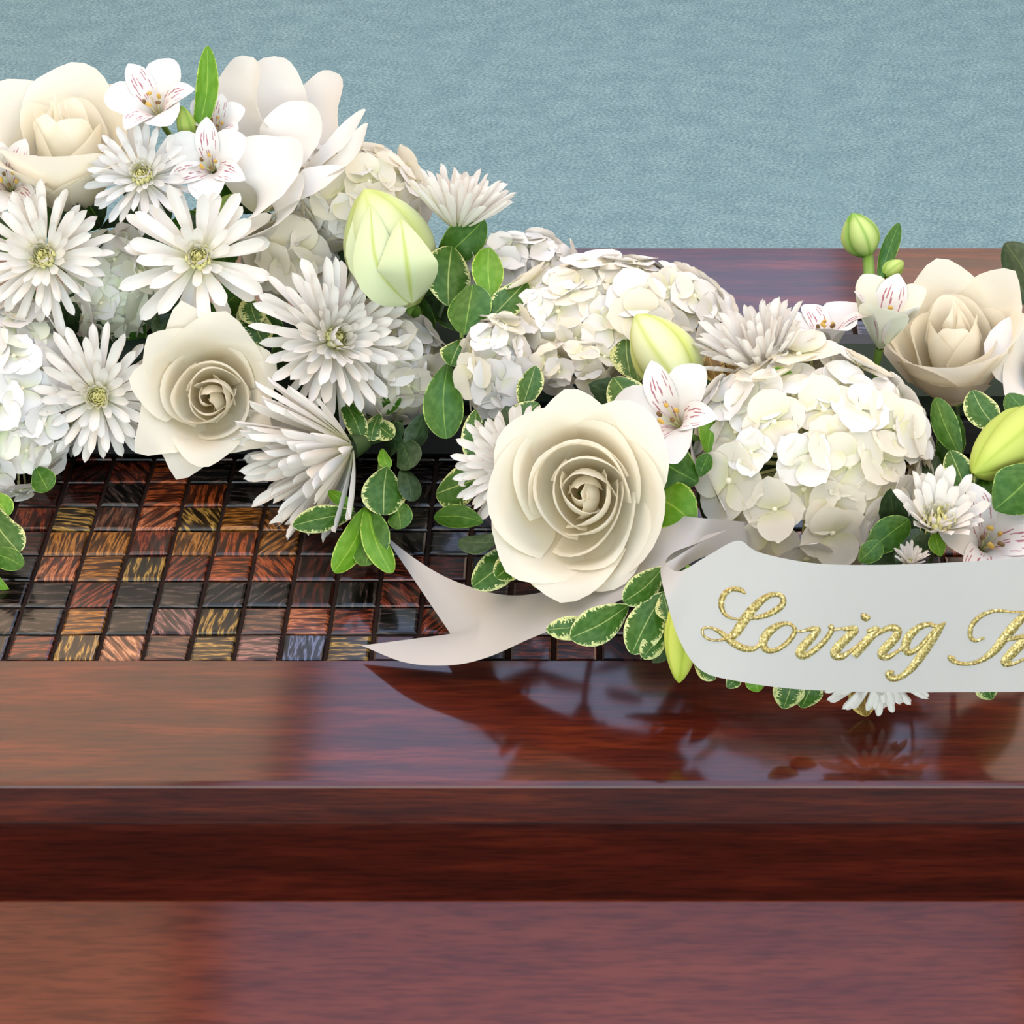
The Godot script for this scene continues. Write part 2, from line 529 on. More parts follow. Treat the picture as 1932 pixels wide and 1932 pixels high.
func make_petals() -> void:
	for k in 8:
		var curl: float = [.05, -.06, .16, .10, -.14, .28, .0, .20][k]
		var twist: float = [0, .25, -.2, .1, .35, 0, -.35, .15][k]
		var tip: float = [.84, .88, .82, .86, .90, .84, .88, .86][k]
		var f := func(u: float, v0: float) -> Vector3:
			var v := 1.0 - pow(1.0 - v0, 1.7)
			var hw := .5 * (.30 + .70 * smoothstep(0.0, .66, v))
			if v > tip: hw *= sqrt(maxf(1.0 - pow((v - tip) / (1.0 - tip), 2.0) * .985, 0))
			var x := u * hw
			return Vector3(x * cos(twist * v), v - .02 * u * u * (1.0 if v > .9 else 0.0), curl * v * v + .10 * u * u * hw + x * sin(twist * v) * .25)
		straps.append(sheet(4, 9, f, white_fade))
	for k in 6:
		var cup: float = [-.04, -.14, .06, -.10, -.06, .10][k]
		var wide: float = [.58, .61, .56, .59, .62, .57][k]
		var point: float = [.5, .45, .58, .48, .44, .5][k]
		var ph: float = k * 1.3
		var f := func(u: float, v: float) -> Vector3:
			var hw := wide * pow(maxf(sin(PI * pow(v, .82) * .995), 0), point)
			var z := v * (1.0 - .03 * u * u)
			return Vector3(u * hw, .14 * v + cup * (v * v - .3 * v) + .12 * u * u * hw + .014 * sin(u * 5.0 + ph + v * 3.0) * v, z)
		var col := func(_u: float, v: float) -> Color: return Color(.86, .90, .66).lerp(Color(1, 1, 1), smoothstep(.0, .45, v))
		roundels.append(sheet(6, 8, f, col))
	bead = lathe([Vector2(0, .14), Vector2(.07, .11), Vector2(.09, .05), Vector2(.05, -.02), Vector2(.03, -.3)], 8)

const MORE := 0.95
const OPEN := [[24, 0, 12, 1.0, .130, [0, 1, 4, 6]], [22, 14, 26, .88, .125, [0, 2, 6, 3]], [17, 30, 46, .62, .115, [2, 3, 5]], [14, 52, 68, .34, .09, [5, 7]]]
const FULL := [[28, -4, 12, 1.0, .122, [0, 1, 4, 6]], [28, 12, 24, .93, .118, [0, 2, 6, 3]], [26, 26, 38, .80, .112, [2, 3, 6]], [22, 40, 54, .60, .10, [2, 5]], [16, 56, 72, .38, .09, [5, 7]]]
const CUP := [[20, 24, 42, 1.0, .118, [0, 3, 2]], [20, 38, 54, .96, .112, [0, 3, 6]], [18, 50, 66, .92, .108, [0, 3, 6]], [12, 64, 82, .82, .10, [0, 3]]]
const LOOSE := [[15, -4, 10, 1.0, .17, [0, 1, 6]], [14, 10, 26, .94, .165, [0, 2, 6]], [10, 28, 50, .52, .12, [2, 3, 5]], [12, 54, 70, .30, .09, [5, 7]]]
const TIGHT := [[16, 34, 46, 1.0, .18, [0, 3, 2]], [14, 46, 58, .85, .17, [0, 3]], [12, 54, 66, .5, .11, [3, 5]]]

func mum(label: String, p: Vector3, n: Vector3, R: float, rings: Array, s := 1, group := "", disc_size := 1.0) -> Node3D:
	rng.seed = s * 131 + 7
	var t := thing("chrysanthemum", label, "flower", p, frame(n, rng.randf() * TAU), group)
	for ring in rings:
		var off := rng.randf()
		for k in ring[0]:
			var az: float = TAU * (k + off + rng.randf_range(-.28, .28)) / ring[0]
			var e := deg_to_rad(rng.randf_range(ring[1], ring[2]))
			var rad := Vector3(cos(az), 0, sin(az))
			var dir := rad * cos(e) + Vector3.UP * sin(e)
			var up := -rad * sin(e) + Vector3.UP * cos(e)
			var len: float = R * ring[3] * rng.randf_range(.80, 1.05)
			var b := Basis(dir.cross(up) * R * ring[4] * rng.randf_range(.85, 1.15), dir * len, up * len)
			var base: Vector3 = rad * R * .07 + Vector3.UP * R * .10 * (e / 1.2)
			part(t, "petal", straps[ring[5][rng.randi() % ring[5].size()]], M.white if s % 3 else M.pure, Transform3D(b, base))
	if disc_size > 0:
		var bits := []
		for k in 44:
			var q := sqrt((k + .5) / 44.0)
			var az := k * 2.39996
			var rad := Vector3(cos(az), 0, sin(az))
			var e := deg_to_rad(88 - 35 * q)
			var dir := (rad * cos(e) + Vector3.UP * sin(e) - rad * .45 * q).normalized()
			var up := (Vector3.UP * .4 - rad).normalized()
			var side := dir.cross(up).normalized()
			var l := R * rng.randf_range(.15, .24) * disc_size
			bits.append([straps[5], Transform3D(Basis(side * R * .06, dir * l, side.cross(dir) * l), rad * q * R * .19 * disc_size + Vector3.UP * R * (.15 - .05 * q))])
		var d := part(t, "disc", join(bits), M.disc)
		d.set_meta("label", "pale yellow-green disc of curled florets")
	part(t, "calyx", lathe([Vector2(.0, -.16 * R), Vector2(.05 * R, -.15 * R), Vector2(.09 * R, -.06 * R), Vector2(.12 * R, .03 * R)], 10), M.dark_stem)
	part(t, "stem", tube([Vector3(0, -.12 * R, 0), Vector3(.05 * R, -.7 * R, 0), Vector3(0, -1.3 * R, .1 * R)], R * .035, R * .035, 6, 5), M.dark_stem)
	return t

func hydrangea(label: String, p: Vector3, n: Vector3, ax: Vector3, fr: float, count: int, cap: float, tints: Array, s: int) -> Node3D:
	rng.seed = s * 977 + 3
	var b := frame(n)
	var t := thing("hydrangea", label, "flower", p, b)
	var stalks := []
	var ca := cos(deg_to_rad(cap))
	count = roundi(count * MORE)
	for k in count:
		var c := 1.0 - (1.0 - ca) * (k + .5) / count
		var az := k * 2.39996 + rng.randf_range(-.25, .25)
		var d := Vector3(sqrt(1 - c * c) * cos(az), c, sqrt(1 - c * c) * sin(az))
		var q := d * ax * rng.randf_range(.90, 1.03)
		var nn := (d / ax).normalized() + Vector3(rng.randf_range(-.15, .15), rng.randf_range(-.15, .15), rng.randf_range(-.15, .15))
		var r := fr * rng.randf_range(.82, 1.16)
		var m: Material = M[tints[rng.randi() % tints.size()]]
		var fl := part(t, "floret", bead, M.bead, Transform3D(frame_local(nn.normalized(), rng.randf() * TAU).scaled_local(Vector3.ONE * r), q))
		var sz := rng.randf_range(.9, 1.05)
		for i in 4:
			var pb := Basis(Vector3.UP, i * PI / 2 + rng.randf_range(-.14, .14)) * Basis(Vector3.RIGHT, rng.randf_range(-.10, .10))
			part(fl, "petal", roundels[rng.randi() % 6], m, Transform3D(pb.scaled_local(Vector3(1, 1, 1) * sz * rng.randf_range(.9, 1.1)), Vector3(0, .05 * (i % 2) + .01 * i, 0)))
		stalks.append([tube([Vector3(0, -ax.y * .5, 0), q * .45 + Vector3(0, -ax.y * .1, 0), q - nn.normalized() * r * .1], fr * .05, fr * .045, 5, 4)])
	part(t, "stalks", join(stalks), M.pale_stem)
	return t

func frame_local(n: Vector3, spin: float) -> Basis:
	var h := Vector3.RIGHT if absf(n.x) < .8 else Vector3.BACK
	var x := (h - n * n.dot(h)).normalized()
	return Basis(x, n, x.cross(n)).rotated(n, spin)

# a rose petal wraps part of a bowl: phi is where it sits (0 right, 90 down, 270 up on a bloom that faces you)
func rose_petal(R: float, rm: float, h: float, phi: float, w: float, flare: float, point: float, close: float, s: float) -> ArrayMesh:
	var f := func(u: float, v: float) -> Vector3:
		var wid := w * (.42 + .58 * smoothstep(0.0, .55, v))
		var top := 1.0 - .36 * pow(absf(u), 2.2) + point * exp(-u * u / .05) + .02 * sin(u * 6.0 + s)
		var vv := v * top
		var r := rm * (.28 + .72 * sin(minf(vv * 1.2, 1.0) * PI / 2))
		r *= 1.0 - close * smoothstep(.50, 1.05, vv)
		var lip := maxf(0.0, (vv - .58) / .42)
		r += flare * lip * lip + .05 * R * u + .05 * flare * absf(u) * u * u * vv
		r += .05 * R * pow(absf(u), 4.0) * vv
		r += .016 * R * sin(u * 4.0 + s * 2.0) * vv
		var y := h * vv - flare * .42 * pow(lip, 3.0)
		var roll := maxf(0.0, (v - .9) / .1)
		r += .035 * R * roll * roll
		var a := phi + u * wid
		return Vector3(cos(a) * r, y, sin(a) * r)
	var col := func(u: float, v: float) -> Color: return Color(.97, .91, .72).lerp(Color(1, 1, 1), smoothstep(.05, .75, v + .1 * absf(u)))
	return sheet(12, 12, f, col)

func rose(label: String, face: Vector3, n: Vector3, R: float, H: float, open: float, count: int, guards: Array, m: Material, s: int, skew := Vector2.ZERO) -> Node3D:
	rng.seed = s * 59 + 1
	var t := thing("rose", label, "flower", face - n * H * .82, frame(n))
	for j in count:
		var q := float(j) / (count - 1)
		var rm := R * (.11 + .80 * pow(q, .85)) * rng.randf_range(.94, 1.06)
		var h := H * (1.0 - .12 * q - .26 * q * q) * rng.randf_range(.96, 1.02)
		var w := lerpf(1.9, .98, pow(q, .6))
		var tilt := Basis.from_euler(Vector3(rng.randf_range(-.09, .09), 0, rng.randf_range(-.09, .09)) * (.4 + q))
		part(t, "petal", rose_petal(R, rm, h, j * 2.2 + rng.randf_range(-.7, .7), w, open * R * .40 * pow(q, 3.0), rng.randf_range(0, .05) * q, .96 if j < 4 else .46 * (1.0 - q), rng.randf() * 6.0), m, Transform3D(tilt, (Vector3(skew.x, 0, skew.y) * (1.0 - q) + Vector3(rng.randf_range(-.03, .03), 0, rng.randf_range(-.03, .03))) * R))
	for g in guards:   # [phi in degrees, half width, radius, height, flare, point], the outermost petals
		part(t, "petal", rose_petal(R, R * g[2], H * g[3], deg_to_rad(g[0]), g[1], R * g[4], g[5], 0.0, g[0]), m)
	part(t, "calyx", lathe([Vector2(.03 * R, -.30 * R), Vector2(.10 * R, -.22 * R), Vector2(.16 * R, -.08 * R), Vector2(.26 * R, .02 * R)], 10), M.stem)
	part(t, "stem", tube([Vector3(0, -.25 * R, 0), Vector3(0, -.6 * R, .04 * R), Vector3(.04 * R, -1.0 * R, .1 * R)], R * .05, R * .05, 6, 4), M.dark_stem)
	return t

func lily_of_incas(label: String, p: Vector3, n: Vector3, R: float, spin: float, open := 1.0, tint := "pure") -> Node3D:
	var t := thing("alstroemeria", label, "flower", p - n * R * .45, frame(n, spin))
	for k in 6:
		var a := TAU * k / 6.0
		var rad := Vector3(cos(a), 0, sin(a))
		var outer := k % 2 == 0
		var pts := [rad * R * .05, rad * R * .20 + Vector3.UP * R * .42, rad * R * .30 + rad * R * .28 * open + Vector3.UP * R * (.86 - .14 * open), rad * R * (.38 + .62 * open) + Vector3.UP * R * (1.25 - .48 * open)]
		var g := func(_u: float, v: float) -> Color: return Color(.62, .74, .40).lerp(Color(1, 1, 1), smoothstep(.02, .4, v))
		if outer:
			part(t, "tepal", blade(pts, R * .82, Vector3.UP + rad * -.6, .22, .62, .62, 8, 12, g, .04), M[tint])
		else:
			part(t, "tepal", blade(pts, R * .52, Vector3.UP + rad * -.6, .3, .58, .8, 8, 12, null), M.stripe).set_meta("label", "narrow inner tepal with maroon dashes")
	for k in 5:
		var a := TAU * (k + .3) / 5.0
		var rad := Vector3(cos(a), 0, sin(a))
		var q := rad * R * .16 + Vector3.UP * R * (.62 + .05 * (k % 3))
		var st := part(t, "stamen", tube([rad * R * .03 + Vector3.UP * R * .1, rad * R * .08 + Vector3.UP * R * .4, q], R * .014, R * .01, 5, 5), M.pale_stem)
		part(st, "anther", lathe([Vector2(0, -.07), Vector2(.035, -.05), Vector2(.04, .0), Vector2(.03, .05), Vector2(0, .07)], 7), M.dark_anther if k % 2 else M.anther, Transform3D(Basis(Vector3.RIGHT, k).scaled(Vector3.ONE * R), q))
	part(t, "stem", tube([Vector3.ZERO, Vector3(0, -.4 * R, 0), Vector3(.1 * R, -.8 * R, 0)], R * .07, R * .05, 7, 5), M.stem)
	return t

func bud(called: String, label: String, base: Vector3, tip: Vector3, w: float, core: Color, seam: Color, spin: float, point := .85, neck := .3) -> Node3D:
	var ax := tip - base
	var L := ax.length()
	var t := thing(called, label, "flower bud", base, frame_local(ax / L, spin))
	for k in 3:
		var f := func(u: float, v: float) -> Vector3:
			var a := TAU * k / 3.0 + u * 1.10
			var r := w * .5 * pow(maxf(sin(PI * pow(.03 + .97 * v, point)), 0.0), .72) * (1.0 + .05 * cos(u * PI) - .10 * pow(absf(u), 6.0)) + .0004
			return Vector3(cos(a) * r, v * L, -sin(a) * r)
		var col := func(u: float, v: float) -> Color:
			var c := core.lerp(seam, clampf(pow(absf(u), 2.2) + .8 * smoothstep(.8, 1.0, v) + .6 * smoothstep(.22, 0.0, v), 0, 1))
			return c.lerp(seam, .75 * exp(-u * u / .008))
		part(t, "tepal", sheet(14, 18, f, col), M.bud)
	part(t, "stem", tube([Vector3(0, .002, 0), Vector3(0, -L * .4 * neck, 0), Vector3(0, -L * neck, L * .05)], w * .1, w * .07, 7, 5), M.stem)
	return t

# ------------------------------------------------------------------ leaves
# each leaf: [base x, base y, tip x, tip y, width, material, lift of base, lift of tip, arch]
func sprig(label: String, stem: Array, leaves: Array, group := "", called := "leaf_sprig") -> Node3D:
	var pts := []
	for q in stem: pts.append(deep(q[0], q[1], q[2]))
	var t := thing(called, label, "foliage", pts[0], Basis(), group)
	if pts.size() > 1:
		var loc := []
		for q in pts: loc.append(q - pts[0])
		part(t, "stem", tube(loc, .0012, .0009, 6, 10), M.stem)
	for l in leaves:
		var b := deep(l[0], l[1], l[6])
		var e := deep(l[2], l[3], l[7])
		var w := span(b, l[4])
		var eye := (EYE - b).normalized()
		var arch: float = l[8] if l.size() > 8 else .1
		var side := (e - b).cross(eye).normalized()
		var mid := (b + e) / 2 + eye * (e - b).length() * arch + side * (e - b).length() * rng.randf_range(-.05, .05)
		var face := (eye + Vector3.UP * .2 + side * rng.randf_range(-.35, .35)).normalized()
		part(t, "leaf", blade([b - pts[0], mid - pts[0], e - pts[0]], w * 1.12, face, -.16, .57, .56, 8, 14), M[l[5]])
	return t

func filler(px: float, py: float, s: int, where: String) -> void:
	rng.seed = 4000 + s
	var c := deep(px, py, -.046)
	c.y = maxf(c.y, TOP + .03)
	var t := thing("filler_sprig", "dark leaves " + where, "foliage", c, Basis(), "dark filler sprigs deep in the spray")
	for k in 7:
		var d := (lean(rng.randf_range(-1, 1), rng.randf_range(-.9, 1), rng.randf_range(-.1, .5)))
		var l := rng.randf_range(.025, .042)
		var e := d * l
		if c.y + e.y < TOP + .008: e.y = TOP + .008 - c.y
		var face := (lean(0, 0, 1) + Vector3(rng.randf_range(-.6, .6), rng.randf_range(-.3, .6), 0)).normalized()
		part(t, "leaf", blade([Vector3.ZERO, e * .5 + face * .004, e], rng.randf_range(.014, .022), face, -.15, .55, .7, 4, 7), M.dusk if k % 3 else M.green)

# ------------------------------------------------------------------ ribbon
var band := []
func ribbon_point(s: float, t: float) -> Vector3:
	var a := curve(band[0], s)
	var b := curve(band[1], s)
	return a.lerp(b, t)

func strip(top: Array, bottom: Array, nu: int, nv: int) -> ArrayMesh:
	return sheet(nu, nv, func(u: float, v: float) -> Vector3: return curve(top, v).lerp(curve(bottom, v), (u + 1) / 2))

func on_ribbon(px: float, py: float) -> Array:
	var s := clampf((px - 1250.0) / 1000.0, 0.15, .95)
	var t := .5
	for k in 12:
		var q := seen(ribbon_point(s, t))
		var e := Vector2(px, py) - q
		if e.length() < .05: break
		var ds := (seen(ribbon_point(s + .002, t)) - q) / .002
		var dt := (seen(ribbon_point(s, t + .002)) - q) / .002
		var det := ds.x * dt.y - ds.y * dt.x
		s = clampf(s + (e.x * dt.y - e.y * dt.x) / det, .02, .995)
		t = clampf(t + (ds.x * e.y - ds.y * e.x) / det, -.2, 1.2)
	var p := ribbon_point(s, t)
	var n := (ribbon_point(s + .004, t) - ribbon_point(s - .004, t)).cross(ribbon_point(s, t - .01) - ribbon_point(s, t + .01)).normalized()
	return [p, n if n.dot(EYE - p) > 0 else -n]

# a pen stroke lying on the ribbon: points are (x, y, width)
func stroke(list: Array, off: Vector3) -> ArrayMesh:
	var pts := []
	for q in list: pts.append(Vector3(1200 + q[0] / 2.639, 850 + q[1] / 2.639, q[2] / 2.639 * .5))
	var n := (pts.size() - 1) * 5
	var rows := []
	for i in n + 1:
		var v := float(i) / n
		var q := curve(pts, v)
		var d := curve(pts, minf(v + .01, 1)) - curve(pts, maxf(v - .01, 0))
		var nn := Vector2(-d.y, d.x).normalized()
		var row := []
		for k in [-1.0, -.6, 0.0, .6, 1.0]:
			var hit := on_ribbon(q.x + nn.x * q.z * k, q.y + nn.y * q.z * k)
			row.append(hit[0] + hit[1] * (.00015 + .0007 * (1.0 - absf(k))) - off)
		rows.append(row)
	return sheet(4, n, func(u: float, v: float) -> Vector3: return rows[roundi(v * n)][roundi((u + 1) * 2)])

func ribbon() -> void:
	var T := [at(1372, 1000, .004), at(1318, 1024, .014), at(1272, 1042, .024), at(1256, 1062, .036), at(1282, 1078, .046), at(1336, 1048, .044), at(1392, 1020, .042), at(1432, 1042, .046), at(1530, 1062, .050), at(1640, 1066, .052), at(1780, 1062, .051), at(1932, 1053, .048), at(2150, 1040, .04)]
	var B := [at(1330, 1010, -.004), at(1284, 1046, .006), at(1254, 1064, .020), at(1246, 1078, .038), at(1257, 1130, .054), at(1282, 1208, .062), at(1322, 1264, .067), at(1385, 1284, .069), at(1500, 1300, .069), at(1660, 1306, .069), at(1790, 1306, .068), at(1932, 1305, .067), at(2150, 1300, .062)]
	var o := at(1640, 1180, .058)
	var t := thing("ribbon", "white satin ribbon with gold glitter script and a plain forked tail", "ribbon", o)
	var tl := []
	var bl := []
	for q in T: tl.append(q - o)
	for q in B: bl.append(q - o)
	band = [T, B]
	part(t, "lettered_band", strip(tl, bl, 12, 90), M.satin)
	# the tail: from under the hydrangea down to two points on the mosaic
	var t1 := [at(1410, 985, -.024), at(1330, 978, -.012), on(1270, 978, .066), on(1200, 1026, .056), on(1110, 1085, .044), on(1020, 1118, .034), on(940, 1121, .026), on(850, 1093, .018), on(780, 1052, .013), on(722, 1006, .008)]
	var t2 := [at(1410, 1045, -.014), at(1330, 1050, -.002), on(1262, 1088, .062), on(1180, 1128, .052), on(1090, 1168, .042), on(1000, 1205, .032), on(920, 1240, .022), on(850, 1255, .016), on(765, 1250, .011), on(682, 1218, .006)]
	var a := []
	var b := []
	for q in t1: a.append(q - o)
	for q in t2: b.append(q - o)
	var notch := on(850, 1196, .012) - o
	var f := func(u: float, v: float) -> Vector3:
		var w := (u + 1) / 2
		var p := curve(a, v).lerp(curve(b, v), w)
		if v > .70:   # the swallowtail: the middle stops at the notch, both corners run on
			var k := (v - .70) / .30
			var s := 1.0 - absf(u)
			var root := curve(a, .70).lerp(curve(b, .70), w)
			var edge := curve(a, .70 + .30 * k) if u < 0 else curve(b, .70 + .30 * k)
			var inner := root.lerp(notch, minf(k * 1.0, 1.0)) if k < .45 else curve(a, .70).lerp(curve(b, .70), .5).lerp(notch, .45).lerp(notch, (k - .45) / .55)
			var tip: Vector3 = (a[-1] if u < 0 else b[-1])
			inner = curve(a, .70).lerp(curve(b, .70), .5).lerp(notch, k)
			# beyond the notch each half narrows to its tip
			p = edge.lerp(inner.lerp(tip, maxf(0.0, k - .0) * 0.0), s)
		return p
	part(t, "tail", sheet(24, 70, f), M.satin).set_meta("label", "plain forked tail end of the ribbon")
	var L := [[[545, 712, 10], [520, 694, 26], [480, 690, 24], [440, 715, 30], [424, 765, 30], [440, 812, 20], [480, 836, 12], [540, 836, 14], [620, 828, 24], [690, 800, 32], [730, 765, 32], [728, 728, 26], [690, 716, 26], [640, 735, 34], [585, 785, 46], [535, 850, 50], [490, 915, 44], [430, 942, 16], [370, 942, 12], [334, 918, 14], [334, 888, 14], [370, 882, 14], [420, 905, 24], [475, 952, 36], [535, 984, 34], [590, 985, 26], [640, 945, 14]]]
	var O := [[[790, 880, 16], [760, 862, 20], [715, 868, 30], [660, 905, 44], [632, 955, 44], [650, 992, 32], [700, 992, 24], [755, 955, 26], [790, 905, 26], [785, 875, 20]], [[790, 895, 12], [825, 900, 14], [860, 890, 14]]]
	var V := [[[850, 892, 20], [905, 888, 30], [880, 925, 40], [830, 980, 46], [815, 1012, 44], [845, 1020, 34], [900, 985, 30], [950, 935, 28], [975, 890, 28], [965, 872, 24], [980, 892, 14], [1030, 885, 14]]]
	var I := [[[1030, 888, 18], [1090, 890, 40], [1060, 925, 44], [1005, 980, 48], [990, 1015, 46], [1025, 1025, 34], [1080, 990, 18], [1130, 945, 12]], [[1122, 812, 8], [1132, 824, 34], [1148, 832, 38], [1166, 828, 12]]]
	var N := [[[1150, 900, 16], [1198, 890, 38], [1165, 930, 44], [1115, 985, 46], [1085, 1022, 40]], [[1120, 985, 18], [1190, 920, 22], [1260, 884, 32], [1302, 893, 40], [1290, 935, 44], [1240, 985, 46], [1222, 1018, 42], [1255, 1028, 30], [1310, 995, 16], [1350, 960, 12]]]
	var G := [[[1500, 880, 20], [1460, 866, 24], [1410, 880, 34], [1360, 925, 44], [1340, 975, 44], [1355, 1005, 34], [1405, 985, 26], [1465, 920, 24], [1510, 875, 22]], [[1540, 856, 8], [1505, 890, 44], [1465, 950, 50], [1420, 1020, 46], [1370, 1085, 38], [1315, 1128, 30], [1268, 1132, 34], [1256, 1108, 30], [1285, 1104, 16]]]
	var H := [[[1735, 932, 12], [1690, 946, 18], [1664, 925, 24], [1672, 870, 26], [1720, 822, 24], [1790, 798, 18], [1880, 804, 12], [1960, 800, 10]], [[1960, 790, 20], [1905, 850, 46], [1840, 925, 48], [1780, 1000, 40], [1710, 1048, 24], [1640, 1062, 20], [1580, 1050, 22], [1560, 1028, 22], [1590, 1036, 12]], [[1815, 950, 12], [1880, 935, 22], [1960, 920, 26], [2040, 900, 14]], [[2060, 800, 20], [2010, 860, 46], [1940, 940, 50], [1870, 1010, 50], [1835, 1056, 40], [1880, 1060, 20], [1950, 1030, 14]]]
	for e in [["letter", L], ["letter", O], ["letter", V], ["letter", I], ["letter", N], ["letter", G], ["letter", H]]:
		var ms := []
		for q in e[1]: ms.append([stroke(q, o)])
		part(t, e[0], join(ms), M.gold).set_meta("label", "raised gold glitter script letter")

# ------------------------------------------------------------------ the whole
func _ready() -> void:
	var cam := Camera3D.new()
	cam.name = "camera"
	cam.projection = Camera3D.PROJECTION_FRUSTUM
	cam.near = .05
	cam.far = 40.0
	cam.size = .05 * 1932.0 / FOCAL
	cam.frustum_offset = Vector2(-144.0 / FOCAL * .05, 0)
	add_child(cam)
	cam.transform = Transform3D(Basis(Vector3.RIGHT, -DIP), EYE)
	cam.current = true
	var we := WorldEnvironment.new()
	we.name = "environment"
	var env := Environment.new()
	env.background_mode = Environment.BG_COLOR
	env.background_color = Color(.5, .55, .62)
	env.tonemap_mode = Environment.TONE_MAPPER_LINEAR
	env.tonemap_exposure = 1.15
	env.sdfgi_enabled = true
	env.ssao_enabled = true
	env.ssil_enabled = true
	we.environment = env
	add_child(we)
	make_materials()
	ceiling_panel("long daylight ceiling panel in the middle, above the casket", .05, -1.3, 1.05, 5.1, Color(.46, .62, 1.0).linear_to_srgb(), 1.5)
	ceiling_panel("warm white ceiling panel on the side of the spray's tall end", -1.5, -1.3, 1.9, 5.1, Color(1.0, .70, .46).linear_to_srgb(), 1.5)
	ceiling_panel("warm white ceiling panel on the side of the ribbon", 1.6, -1.3, 1.9, 5.1, Color(1.0, .74, .52).linear_to_srgb(), 1.3)
	fill_window()
	room()
	casket()
	make_petals()
	spray()

func spray() -> void:
	var tr := thing("flower_tray", "black plastic tray under the spray with dark green wet foam", "tray", Vector3(.0, TOP, -.2))
	part(tr, "tray", box(Vector3(-.31, .001, -.07), Vector3(.34, .022, .03), .004), M.tray)
	part(tr, "foam", box(Vector3(-.295, .02, -.055), Vector3(-.012, .05, .015), .008), M.foam)
	part(tr, "foam", box(Vector3(-.008, .018, -.045), Vector3(.325, .032, .022), .006), M.foam)
	flowers_left()
	flowers_right()
	greens()
	ribbon()

func size(px: float, py: float, r: float) -> float:
	return span(deep(px, py), r)

